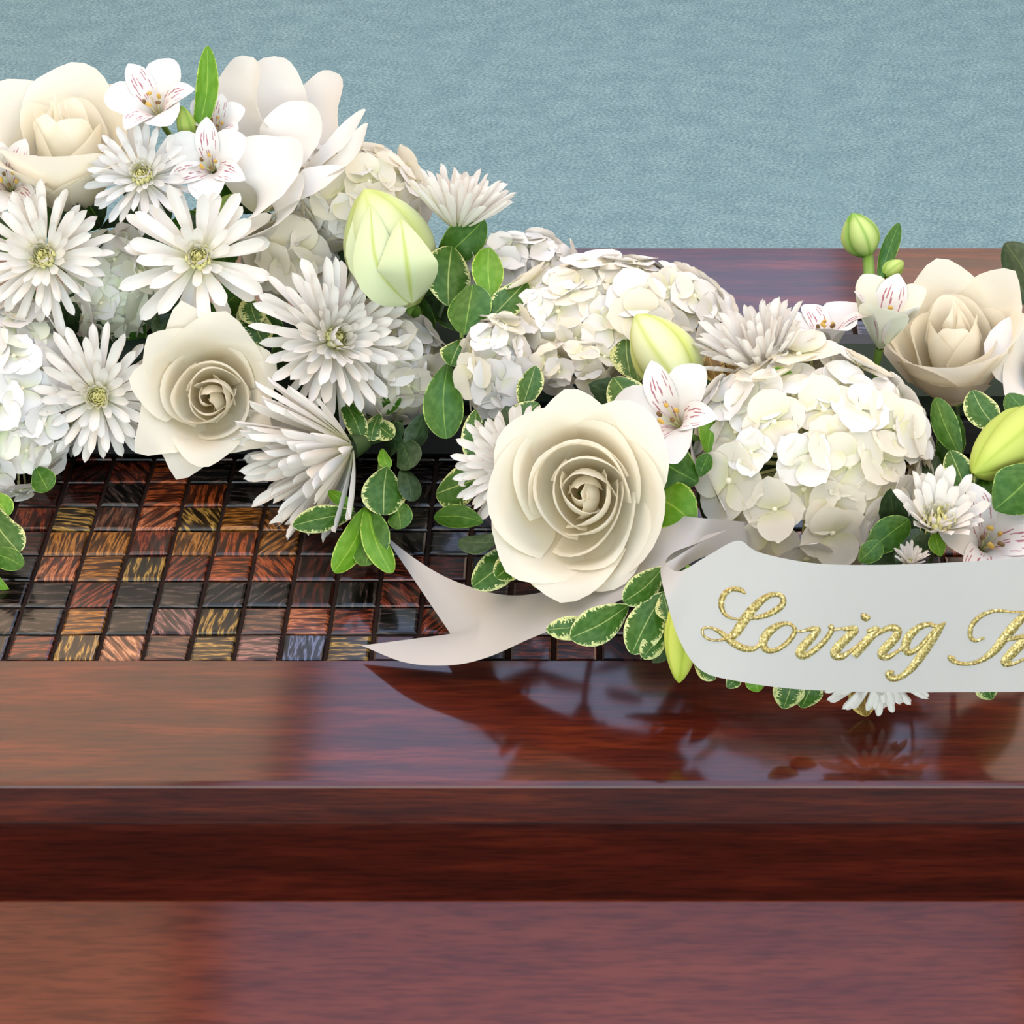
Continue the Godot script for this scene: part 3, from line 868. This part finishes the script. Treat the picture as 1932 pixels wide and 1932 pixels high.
func flowers_left() -> void:
	var p := deep(112, 218, .0)
	rose("cream rose at the far left top, its bowl tipped to the sky", p, lean(.03, .74, .67), span(p, 112), span(p, 250), .55, 14,
		[[95, 1.2, 1.0, .88, .25, .0], [215, 1.1, 1.0, .9, .42, .04], [330, 1.1, 1.0, .9, .36, .05], [270, 1.0, .96, .96, .3, .04], [20, 1.0, 1.04, .78, .5, .02], [150, 1.0, 1.05, .74, .35, .0]], M.ivory, 1)
	p = deep(388, 740, .014)
	rose("cream rose below the tall end, resting just above the bare mosaic", p, lean(.06, -.06, 1), span(p, 100), span(p, 150), .6, 17,
		[[285, 1.15, 1.0, .98, .40, .06], [225, .8, 1.0, .92, .34, .10], [335, .9, 1.0, .9, .34, .04], [88, .8, .98, .9, .34, .03], [140, .75, 1.0, .84, .46, .10], [40, .75, 1.0, .86, .36, .08], [190, .8, .98, .90, .32, .05], [110, .7, 1.06, .78, .44, .10], [255, .7, 1.04, .84, .44, .12]], M.cream, 2, Vector2(.05, .14))
	p = deep(292, 200)
	lily_of_incas("small white alstroemeria beside the first rose, topmost at the tall end", p, lean(-.1, .42, .9), span(p, 96), 1.1, .85)
	p = deep(408, 240, -.012)
	lily_of_incas("plain white alstroemeria tucked behind the upright green leaf", p, lean(.1, .55, .8), span(p, 70), .4, .7)
	p = deep(396, 312, .004)
	lily_of_incas("white alstroemeria with pink streaks, below the big open lily", p, lean(-.05, .18, .97), span(p, 88), .55, .95)
	p = deep(18, 345, -.004)
	lily_of_incas("white alstroemeria with a greenish throat under the left rose", p, lean(.15, .3, .93), span(p, 88), .2, .9)
	p = deep(270, 336, .006)
	mum("small white spider chrysanthemum below the topmost alstroemeria", p, lean(.05, .2, .96), span(p, 108), OPEN, 3, "", 1.1)
	p = deep(86, 488, .004)
	mum("large white spider chrysanthemum leftmost in the spray, yellow-green eye", p, lean(.0, .12, .97), span(p, 136), OPEN, 4)
	p = deep(376, 490, .008)
	mum("loose white spider chrysanthemum with wide-spaced petals over dark leaves", p, lean(.12, .1, .97), span(p, 148), LOOSE, 5, "", .9)
	p = deep(186, 748, -.008)
	mum("white spider chrysanthemum beside the lower left hydrangea, petals over mosaic", p, lean(.12, -.05, .97), span(p, 136), OPEN, 7, "", .9)
	p = deep(628, 642, .004)
	mum("white spider chrysanthemum turned right, left of the small hydrangea", p, lean(.42, .08, .9), span(p, 158), FULL, 8, "", .8)
	p = deep(668, 842, -.002)
	mum("shaggy white chrysanthemum seen from its side, drooping toward the mosaic", p, lean(-.80, -.28, .46), span(p, 212), CUP, 10, "", .0)
	p = deep(862, 438, -.006)
	mum("white chrysanthemum standing in profile against the blue-green carpet", p, lean(.14, .92, .3), span(p, 128), CUP, 11, "", .0)
	# hydrangeas of the tall end
	p = deep(28, 754, -.014)
	hydrangea("large white hydrangea at the lower left edge above the mosaic", p, lean(.18, .15, .96), Vector3(span(p, 110), span(p, 92), span(p, 172)), span(p, 52), 52, 110, ["pure", "white", "pure", "lime"], 1)
	p = deep(218, 545, -.038)
	hydrangea("pale green-white hydrangea half hidden between the two biggest spider chrysanthemums", p, lean(.1, .0, 1), Vector3(span(p, 72), span(p, 60), span(p, 105)), span(p, 52), 20, 90, ["lime", "white", "lime"], 2)
	p = deep(672, 382, -.036)
	hydrangea("creamy hydrangea behind the large pale green lily bud", p, lean(.1, .3, .94), Vector3(span(p, 118), span(p, 80), span(p, 92)), span(p, 54), 30, 100, ["cream", "white", "cream"], 3)
	p = deep(548, 492, -.034)
	hydrangea("creamy hydrangea with big flat florets between the loose chrysanthemum and lily bud", p, lean(-.05, .1, 1), Vector3(span(p, 66), span(p, 70), span(p, 62)), span(p, 62), 14, 95, ["cream", "ivory", "white"], 4)
	p = deep(745, 690, -.022)
	hydrangea("small white hydrangea with round petals over the dark gap", p, lean(.02, .06, 1), Vector3(span(p, 82), span(p, 66), span(p, 92)), span(p, 50), 24, 100, ["white", "pure", "cream"], 5)
	open_lily()
	var fat := bud("lily_bud", "fat pale green lily bud with overlapping petal tips and a yellow midrib", deep(776, 578, -.012), deep(688, 356, .014), size(735, 470, 168), Color(.62, .68, .40), Color(.48, .56, .16), .5, .98, .06)
	extra_tepals(fat)
	bud("alstroemeria_bud", "small closed green bud at the foot of the upright green leaf", deep(358, 268, -.004), deep(342, 200, .002), size(345, 230, 34), Color(.42, .52, .12), Color(.20, .36, .06), .2)
	bud("alstroemeria_bud", "small striped green bud above the loose chrysanthemum", deep(398, 418, -.012), deep(446, 366, -.008), size(420, 390, 34), Color(.44, .54, .16), Color(.2, .36, .08), 1.2)

func open_lily() -> void:
	var o := deep(500, 420, -.03)
	var t := thing("open_lily", "big open white lily with broad petals, highest bloom against the carpet", "flower", o)
	var list := [   # points from base to tip, each (x, y, lift); then width, cup, rounding
		[[[492, 405, -.03], [458, 260, -.032], [478, 108, -.016]], 150, .30, .38], [[[512, 400, -.036], [526, 240, -.040], [518, 106, -.030]], 128, .26, .36],
		[[[520, 395, -.030], [594, 262, -.036], [640, 140, -.026]], 165, .24, .38], [[[500, 402, -.026], [548, 290, -.014], [568, 190, -.018]], 130, .3, .45],
		[[[484, 446, -.022], [490, 350, .004], [522, 258, -.004]], 176, .30, .40], [[[515, 400, -.02], [600, 312, -.010], [652, 262, -.008], [690, 206, -.004]], 62, .3, .6],
		[[[515, 410, -.02], [606, 338, -.004], [664, 296, .002], [694, 232, .006]], 66, .34, .6], [[[505, 420, -.016], [570, 370, .008], [650, 318, .006]], 100, .34, .5],
		[[[492, 490, -.03], [520, 420, .004], [572, 330, .012]], 150, .36, .42]]
	for q in list:
		var pts := []
		for k in q[0]: pts.append(deep(k[0], k[1], k[2]) - o)
		var face: Vector3 = (lean(-.05, .55, .4) - (pts[-1] - pts[0]).normalized() * .2)
		var col := func(_u: float, v: float) -> Color: return Color(.84, .88, .58).lerp(Color(1, 1, 1), smoothstep(.0, .45, v))
		part(t, "petal", blade(pts, span(o, q[1]), face, q[2], .62, q[3], 12, 16, col, .05), M.lily)
	part(t, "stem", tube([Vector3(0, .004, 0), Vector3(0, -.02, -.01), Vector3(0, -.045, -.02)], .004, .003, 7, 5), M.stem)

func extra_tepals(t: Node3D) -> void:   # shorter outer tepals lying on the fat lily bud, with a yellow midrib
	var inv := t.transform.affine_inverse()
	for q in [[[778, 572, .012], [768, 500, .040], [756, 412, .034], 112], [[770, 574, .012], [712, 500, .036], [698, 384, .030], 92], [[768, 574, .006], [690, 490, .022], [672, 400, .020], 70]]:
		var pts := []
		for k in 3: pts.append(inv * deep(q[k][0], q[k][1], q[k][2]))
		var col := func(u: float, v: float) -> Color: return Color(.58, .64, .38).lerp(Color(.42, .50, .10), clampf(.9 * exp(-u * u / .004) + .55 * smoothstep(.75, 1.0, v), 0, 1))
		part(t, "tepal", blade(pts, span(t.position, q[3]), inv.basis * lean(0, .3, .95), -.34, .42, .8, 14, 14, col), M.bud).set_meta("label", "outer tepal with a yellow midrib")

func flowers_right() -> void:
	var p := deep(1082, 938, .014)
	rose("largest cream rose, facing out just above the ribbon tail", p, lean(-.10, .0, 1), span(p, 138), span(p, 190), .45, 19,
		[[264, .85, .95, .80, .28, .06], [318, .85, 1.02, .80, .40, .02], [10, 1.05, 1.06, .80, .16, .0], [222, .8, 1.0, .82, .26, .0], [180, 1.0, .96, .86, .18, .03], [98, .95, .98, .84, .24, .06], [50, .8, 1.02, .74, .2, .02], [135, .9, .98, .84, .24, .06]], M.cream, 3, Vector2(.12, -.06)).transform.basis *= Basis.from_scale(Vector3(1.0, 1.0, 1.10))
	p = deep(1796, 606, .004)
	rose("peach-cream rose near the right edge, against the purple-brown rail", p, lean(-.16, .66, .73), span(p, 110), span(p, 240), .5, 14,
		[[95, 1.2, .98, .9, .2, .02], [210, 1.1, .98, .93, .25, .04], [265, 1.0, .95, .97, .2, .05], [330, 1.0, .98, .97, .22, .10], [20, 1.0, 1.0, .9, .2, .02], [150, 1.0, 1.0, .88, .22, .0]], M.cream, 4)
	p = deep(2010, 668, -.006)
	rose("white rose cut by the right edge of the picture", p, lean(-.25, .45, .85), span(p, 90), span(p, 160), .6, 15, [[200, 1.1, 1.05, .9, .6, .05], [140, 1.1, 1.05, .9, .4, .05], [270, 1.1, 1.05, .9, .5, .05]], M.white, 5)
	p = deep(975, 880, -.02)
	mum("white chrysanthemum mostly hidden behind the largest rose, petals fanning left", p, lean(-.3, .05, .95), span(p, 122), FULL, 13, "", .6)
	p = deep(1442, 706, -.008)
	mum("white chrysanthemum fanning up behind the largest hydrangea", p, lean(-.28, .80, .52), span(p, 142), CUP, 14, "", .0)
	p = deep(1766, 1000, -.004)
	mum("half-open white chrysanthemum with a yellow middle, right of the largest hydrangea", p, lean(.02, .62, .78), span(p, 118), TIGHT, 16, "", 1.6)
	p = at(1662, 1262, .046)
	mum("white chrysanthemum hanging under the ribbon, only petal tips showing", p, lean(.03, -.72, .62), span(p, 112), OPEN, 17, "", .0)
	p = deep(1716, 1066, -.006)
	mum("tiny curled white chrysanthemum peeping over the ribbon's top edge", p, lean(0, .7, .7), span(p, 44), TIGHT, 19, "", .8)
	p = deep(1268, 790, .012)
	lily_of_incas("white star-shaped alstroemeria in front of the yellow-green lily bud", p, lean(-.42, .32, .84), span(p, 114), .75, .98)
	p = deep(1668, 612, .004)
	lily_of_incas("greenish-white cupped alstroemeria below the tall green bud", p, lean(.08, .80, .58), span(p, 118), .2, .36, "lime")
	p = deep(1560, 632, .0)
	lily_of_incas("white alstroemeria bending over behind the largest hydrangea", p, lean(-.1, .88, .4), span(p, 96), .9, .9)
	p = deep(1866, 1022, -.010)
	lily_of_incas("white alstroemeria with maroon dashes and golden anthers above the ribbon", p, lean(.12, .30, .94), span(p, 120), .95, .9)
	p = deep(988, 506, -.030)
	hydrangea("small white hydrangea at the back, against the carpet edge", p, lean(.05, .62, .76), Vector3(span(p, 100), span(p, 54), span(p, 46)), span(p, 44), 22, 95, ["white", "pure"], 6)
	p = deep(1166, 612, -.030)
	hydrangea("wide white hydrangea in front of the purple-brown rear rail", p, lean(.02, .46, .88), Vector3(span(p, 212), span(p, 96), span(p, 120)), span(p, 56), 56, 98, ["white", "cream", "white"], 7)
	p = deep(940, 690, -.032)
	hydrangea("narrow white hydrangea hanging over the dark gap, left of the lily bud", p, lean(-.42, .1, .9), Vector3(span(p, 54), span(p, 60), span(p, 86)), span(p, 48), 18, 95, ["white", "pure", "cream"], 8)
	p = deep(1086, 696, -.034)
	hydrangea("few small white florets on bare stalks below the wide hydrangea", p, lean(.0, .1, 1), Vector3(span(p, 74), span(p, 46), span(p, 40)), span(p, 36), 12, 90, ["white", "cream"], 11)
	p = deep(1528, 864, -.026)
	hydrangea("largest white hydrangea, a full round head right above the lettered ribbon", p, lean(.04, .28, .96), Vector3(span(p, 208), span(p, 118), span(p, 204)), span(p, 66), 68, 110, ["cream", "white", "cream", "white"], 9)
	bud("lily_bud", "plump yellow-green lily bud rising behind the star-shaped alstroemeria", deep(1306, 752, -.022), deep(1200, 594, .018), size(1250, 660, 122), Color(.74, .78, .46), Color(.48, .56, .10), 2.2, .92)
	bud("lily_bud", "yellow-green lily bud lying against the right edge", deep(1990, 776, -.012), deep(1836, 894, .012), size(1900, 840, 118), Color(.52, .60, .14), Color(.36, .46, .07), 1.0, .92)
	bud("lily_bud", "lime lily bud pointing down under the ribbon's left fold", at(1292, 1120, .036), at(1281, 1288, .048), size(1285, 1200, 66), Color(.68, .72, .14), Color(.44, .54, .06), .4)
	var b := bud("alstroemeria_bud", "tall green striped bud standing alone before the rear rail", deep(1637, 482, .0), deep(1608, 402, .006), size(1620, 440, 70), Color(.52, .62, .22), Color(.16, .34, .04), .7)
	b.get_node("stem").mesh = tube([Vector3.ZERO, b.basis.inverse() * (deep(1640, 520) - b.position), b.basis.inverse() * (deep(1641, 600, -.01) - b.position)], .0030, .0030, 7, 6)
	bud("alstroemeria_bud", "tiny side bud beside the tall green striped bud", deep(1668, 520, .0), deep(1704, 494, .004), size(1685, 505, 34), Color(.50, .62, .18), Color(.26, .44, .08), .9)

func greens() -> void:
	rng.seed = 99
	sprig("single upright bright green leaf at the top of the spray", [[375, 268, -.006]], [[368, 270, 392, 86, 38, "vivid", -.006, -.004, .08]], "", "upright_leaf")
	sprig("narrow upright leaf beside the tall green bud", [[1660, 535, 0]], [[1658, 532, 1696, 420, 30, "green", 0, .002, -.1]], "", "upright_leaf")
	sprig("leaf sprig with cream-edged leaves under the chrysanthemum in profile", [[872, 640, -.02], [868, 560, -.016], [872, 470, -.02]],
		[[822, 500, 914, 414, 66, "green", -.012, -.004], [846, 578, 852, 464, 84, "edged", .0, .004], [926, 562, 922, 466, 56, "vivid", .0, .004], [876, 632, 892, 536, 78, "green", .008, .012], [920, 606, 994, 530, 58, "edged", .0, .006], [872, 640, 850, 690, 56, "edged", .0, .002, .2], [700, 590, 676, 536, 40, "green", -.01, -.004]])
	sprig("glossy dark leaf hanging into the gap beside the small hydrangea", [[846, 690, -.006]], [[845, 684, 842, 828, 68, "green", -.006, .004, .12], [800, 780, 770, 850, 40, "dusk", -.02, -.014]])
	sprig("leaves behind the loose chrysanthemum and the lower cream rose", [[440, 590, -.03]], [[402, 592, 470, 540, 62, "green", -.03, -.02], [466, 560, 500, 655, 60, "broad", -.016, -.008], [472, 556, 486, 612, 46, "broad", -.014, -.004], [664, 610, 674, 508, 18, "vivid", -.004, .004], [330, 590, 296, 636, 40, "dusk", -.03, -.02], [300, 620, 275, 570, 40, "dusk", -.03, -.03]])
	sprig("cream-edged leaves curling below the small hydrangea", [[690, 800, -.02], [660, 770, -.016]], [[640, 742, 688, 838, 36, "edged", -.008, -.002], [716, 780, 700, 832, 40, "broad", -.008, .0], [700, 790, 742, 826, 36, "broad", -.01, .0], [720, 826, 756, 832, 60, "dusk", -.02, -.01], [650, 750, 668, 800, 30, "broad", -.012, -.01]])
	var g := sprig("trailing sprig of green leaves drooping onto the bare mosaic", [[720, 850, -.014], [712, 910, .0], [690, 962, .006]],
		[[730, 880, 724, 972, 74, "edged", .008, .016], [744, 944, 756, 998, 44, "green", .006, .010], [760, 880, 776, 946, 40, "dusk", -.006, .002], [752, 830, 776, 884, 50, "dusk", -.01, -.004], [672, 968, 552, 992, 46, "edged", .008, .012, .16], [690, 956, 630, 1080, 48, "vivid", .010, .016], [690, 958, 690, 1068, 66, "green", .008, .012], [692, 956, 738, 1082, 46, "vivid", .011, .018], [668, 962, 620, 926, 24, "vivid", .008, .010], [722, 846, 734, 884, 22, "vivid", .0, .006]])
	sprig("cream-rimmed leaves cut by the left edge over the mosaic", [[-20, 990, .004]], [[-26, 940, 36, 1042, 70, "edged", .006, .010], [-30, 1040, 44, 1068, 40, "green", .004, .008], [-20, 930, 14, 975, 40, "vivid", .002, .006], [66, 880, 92, 926, 44, "green", -.012, -.006], [-10, 1080, 32, 1150, 14, "vivid", .002, .004]])
	sprig("dark leaves fanning left of the largest cream rose", [[950, 960, -.02], [930, 1010, -.02]],
		[[910, 900, 822, 932, 76, "edged", -.012, .0], [912, 985, 818, 976, 42, "green", -.014, -.006], [940, 1020, 866, 1018, 44, "dusk", -.016, -.01], [990, 1020, 892, 1108, 62, "edged", -.040, -.026], [1000, 1030, 936, 1090, 48, "edged", -.042, -.022], [1070, 1110, 992, 1066, 46, "broad", -.044, -.036], [898, 772, 906, 884, 50, "edged", -.022, -.016]])
	sprig("bright round green leaves between the largest rose and largest hydrangea", [[1320, 900, -.02]],
		[[1318, 910, 1226, 852, 84, "green", -.012, -.002], [1312, 990, 1222, 930, 86, "vivid", -.016, -.020, .12], [1334, 856, 1354, 742, 50, "vivid", -.010, -.002], [1320, 900, 1338, 856, 30, "green", -.008, .0]])
	sprig("cream-toothed leaves around the plump yellow-green lily bud", [[1210, 790, -.03]], [[1212, 796, 1158, 712, 70, "edged", -.014, -.004], [1190, 712, 1182, 618, 62, "broad", -.02, -.012], [1206, 720, 1194, 640, 50, "edged", -.018, -.014], [1352, 720, 1336, 668, 44, "autumn", -.014, -.008], [1360, 690, 1400, 726, 40, "autumn", -.014, -.006], [1246, 770, 1236, 720, 36, "autumn", -.02, -.012], [985, 770, 1010, 690, 46, "edged", -.03, -.02], [960, 800, 1016, 760, 50, "edged", -.026, -.02]])
	sprig("small green leaf under the chrysanthemum behind the largest hydrangea", [[1436, 716, -.006]], [[1424, 728, 1498, 708, 40, "vivid", .014, .022], [1392, 704, 1436, 738, 34, "edged", .004, .014]])
	sprig("cream-edged leaves crowding below the peach-cream rose", [[1810, 880, -.02], [1800, 790, -.014]],
		[[1812, 862, 1764, 750, 46, "green", -.014, -.006], [1886, 812, 1834, 736, 58, "edged", .004, .010], [1950, 800, 1902, 742, 50, "green", .004, .010], [1826, 944, 1792, 850, 52, "edged", -.002, .006], [1876, 962, 1960, 880, 96, "green", .010, .016], [1786, 940, 1800, 892, 50, "vivid", -.008, -.002], [1850, 900, 1860, 930, 30, "green", .0, .0], [1770, 860, 1740, 930, 60, "dusk", -.03, -.03], [1776, 1050, 1764, 1006, 30, "vivid", .0, .006], [1730, 1000, 1740, 940, 50, "dusk", -.03, -.024]])
	sprig("dark leaves rising behind the peach-cream rose at the right edge", [[1950, 560, -.012]], [[1950, 556, 1896, 458, 64, "dusk", -.012, -.006], [1946, 574, 1866, 534, 36, "dusk", -.012, -.006], [1960, 540, 1930, 470, 40, "edged", -.01, -.002]])
	sprig("dark glossy leaves under the largest hydrangea", [[1660, 1040, -.02]], [[1636, 1046, 1716, 980, 58, "green", -.014, -.006], [1690, 1060, 1740, 1000, 54, "dusk", -.016, -.010], [1620, 1060, 1660, 1020, 40, "green", -.01, -.004]])
	sprig("cream-rimmed leaves under the ribbon tail", [[1180, 1130, -.014]], [[1186, 1142, 1076, 1204, 64, "edged", -.010, -.004], [1140, 1180, 1030, 1188, 42, "broad", -.012, -.006], [1254, 1116, 1192, 1234, 66, "edged", -.010, .002], [1262, 1190, 1212, 1242, 40, "broad", -.008, .004], [1252, 1070, 1176, 1136, 52, "edged", -.010, -.004], [1250, 1120, 1262, 1170, 40, "broad", -.004, .002]])
	var u := thing("leaf_sprig", "variegated leaves peeping out below the lettered ribbon", "foliage", at(1500, 1240, .04))
	for q in [[1500, 1262, 1478, 1338, 62, "broad", .046, .056], [1540, 1268, 1512, 1336, 56, "edged", .044, .052], [1310, 1250, 1350, 1282, 30, "broad", .05, .06], [1420, 1262, 1430, 1306, 40, "vivid", .05, .06], [1620, 1270, 1636, 1352, 60, "autumn", .034, .042], [1850, 1270, 1872, 1320, 50, "broad", .05, .058], [1400, 1262, 1372, 1298, 30, "edged", .05, .06]]:
		var b := at(q[0], q[1], q[6]) - u.position
		var e := at(q[2], q[3], q[7]) - u.position
		part(u, "leaf", blade([b, (b + e) / 2 + Vector3(0, .002, .003), e], span(u.position, q[4]), Vector3(.1, .6, .8), -.15, .55, .66, 8, 12), M[q[5]])
	for q in [[60, 400, 1, "between the leftmost spider chrysanthemum and the left rose"],
		[190, 430, 2, "between the leftmost and the small spider chrysanthemums"],
		[320, 420, 3, "below the small spider chrysanthemum, above the loose one"],
		[450, 400, 4, "right of the loose spider chrysanthemum, below the open lily"],
		[640, 560, 6, "between the fat lily bud and the flat-floret hydrangea"],
		[800, 560, 8, "below the fat lily bud, behind the small hydrangea"],
		[300, 610, 9, "at the upper left of the rose above the mosaic"],
		[430, 620, 10, "behind the top petal of the rose above the mosaic"],
		[540, 690, 11, "between the lower rose and the chrysanthemum turned right"],
		[250, 690, 12, "below the pale green hydrangea, left of the lower rose"],
		[110, 650, 13, "between the leftmost spider chrysanthemum and the lower left hydrangea"],
		[1250, 780, 16, "above the largest rose, below the plump lily bud"],
		[1320, 880, 18, "at the left edge of the largest hydrangea"],
		[1000, 900, 20, "above the chrysanthemum hidden by the largest rose"],
		[1330, 1130, 21, "left of the ribbon fold, above the lime bud"],
		[1780, 900, 24, "below the peach-cream rose, beside the right-edge lily bud"],
		[1700, 1040, 26, "between the largest hydrangea and the half-open chrysanthemum"],
		[690, 820, 29, "in the dark gap right of the shaggy chrysanthemum"],
		[570, 800, 30, "between the lower rose and the shaggy chrysanthemum"],
		[60, 820, 31, "low over the mosaic beside the lower left hydrangea"]]:
		filler(q[0], q[1], q[2], q[3])
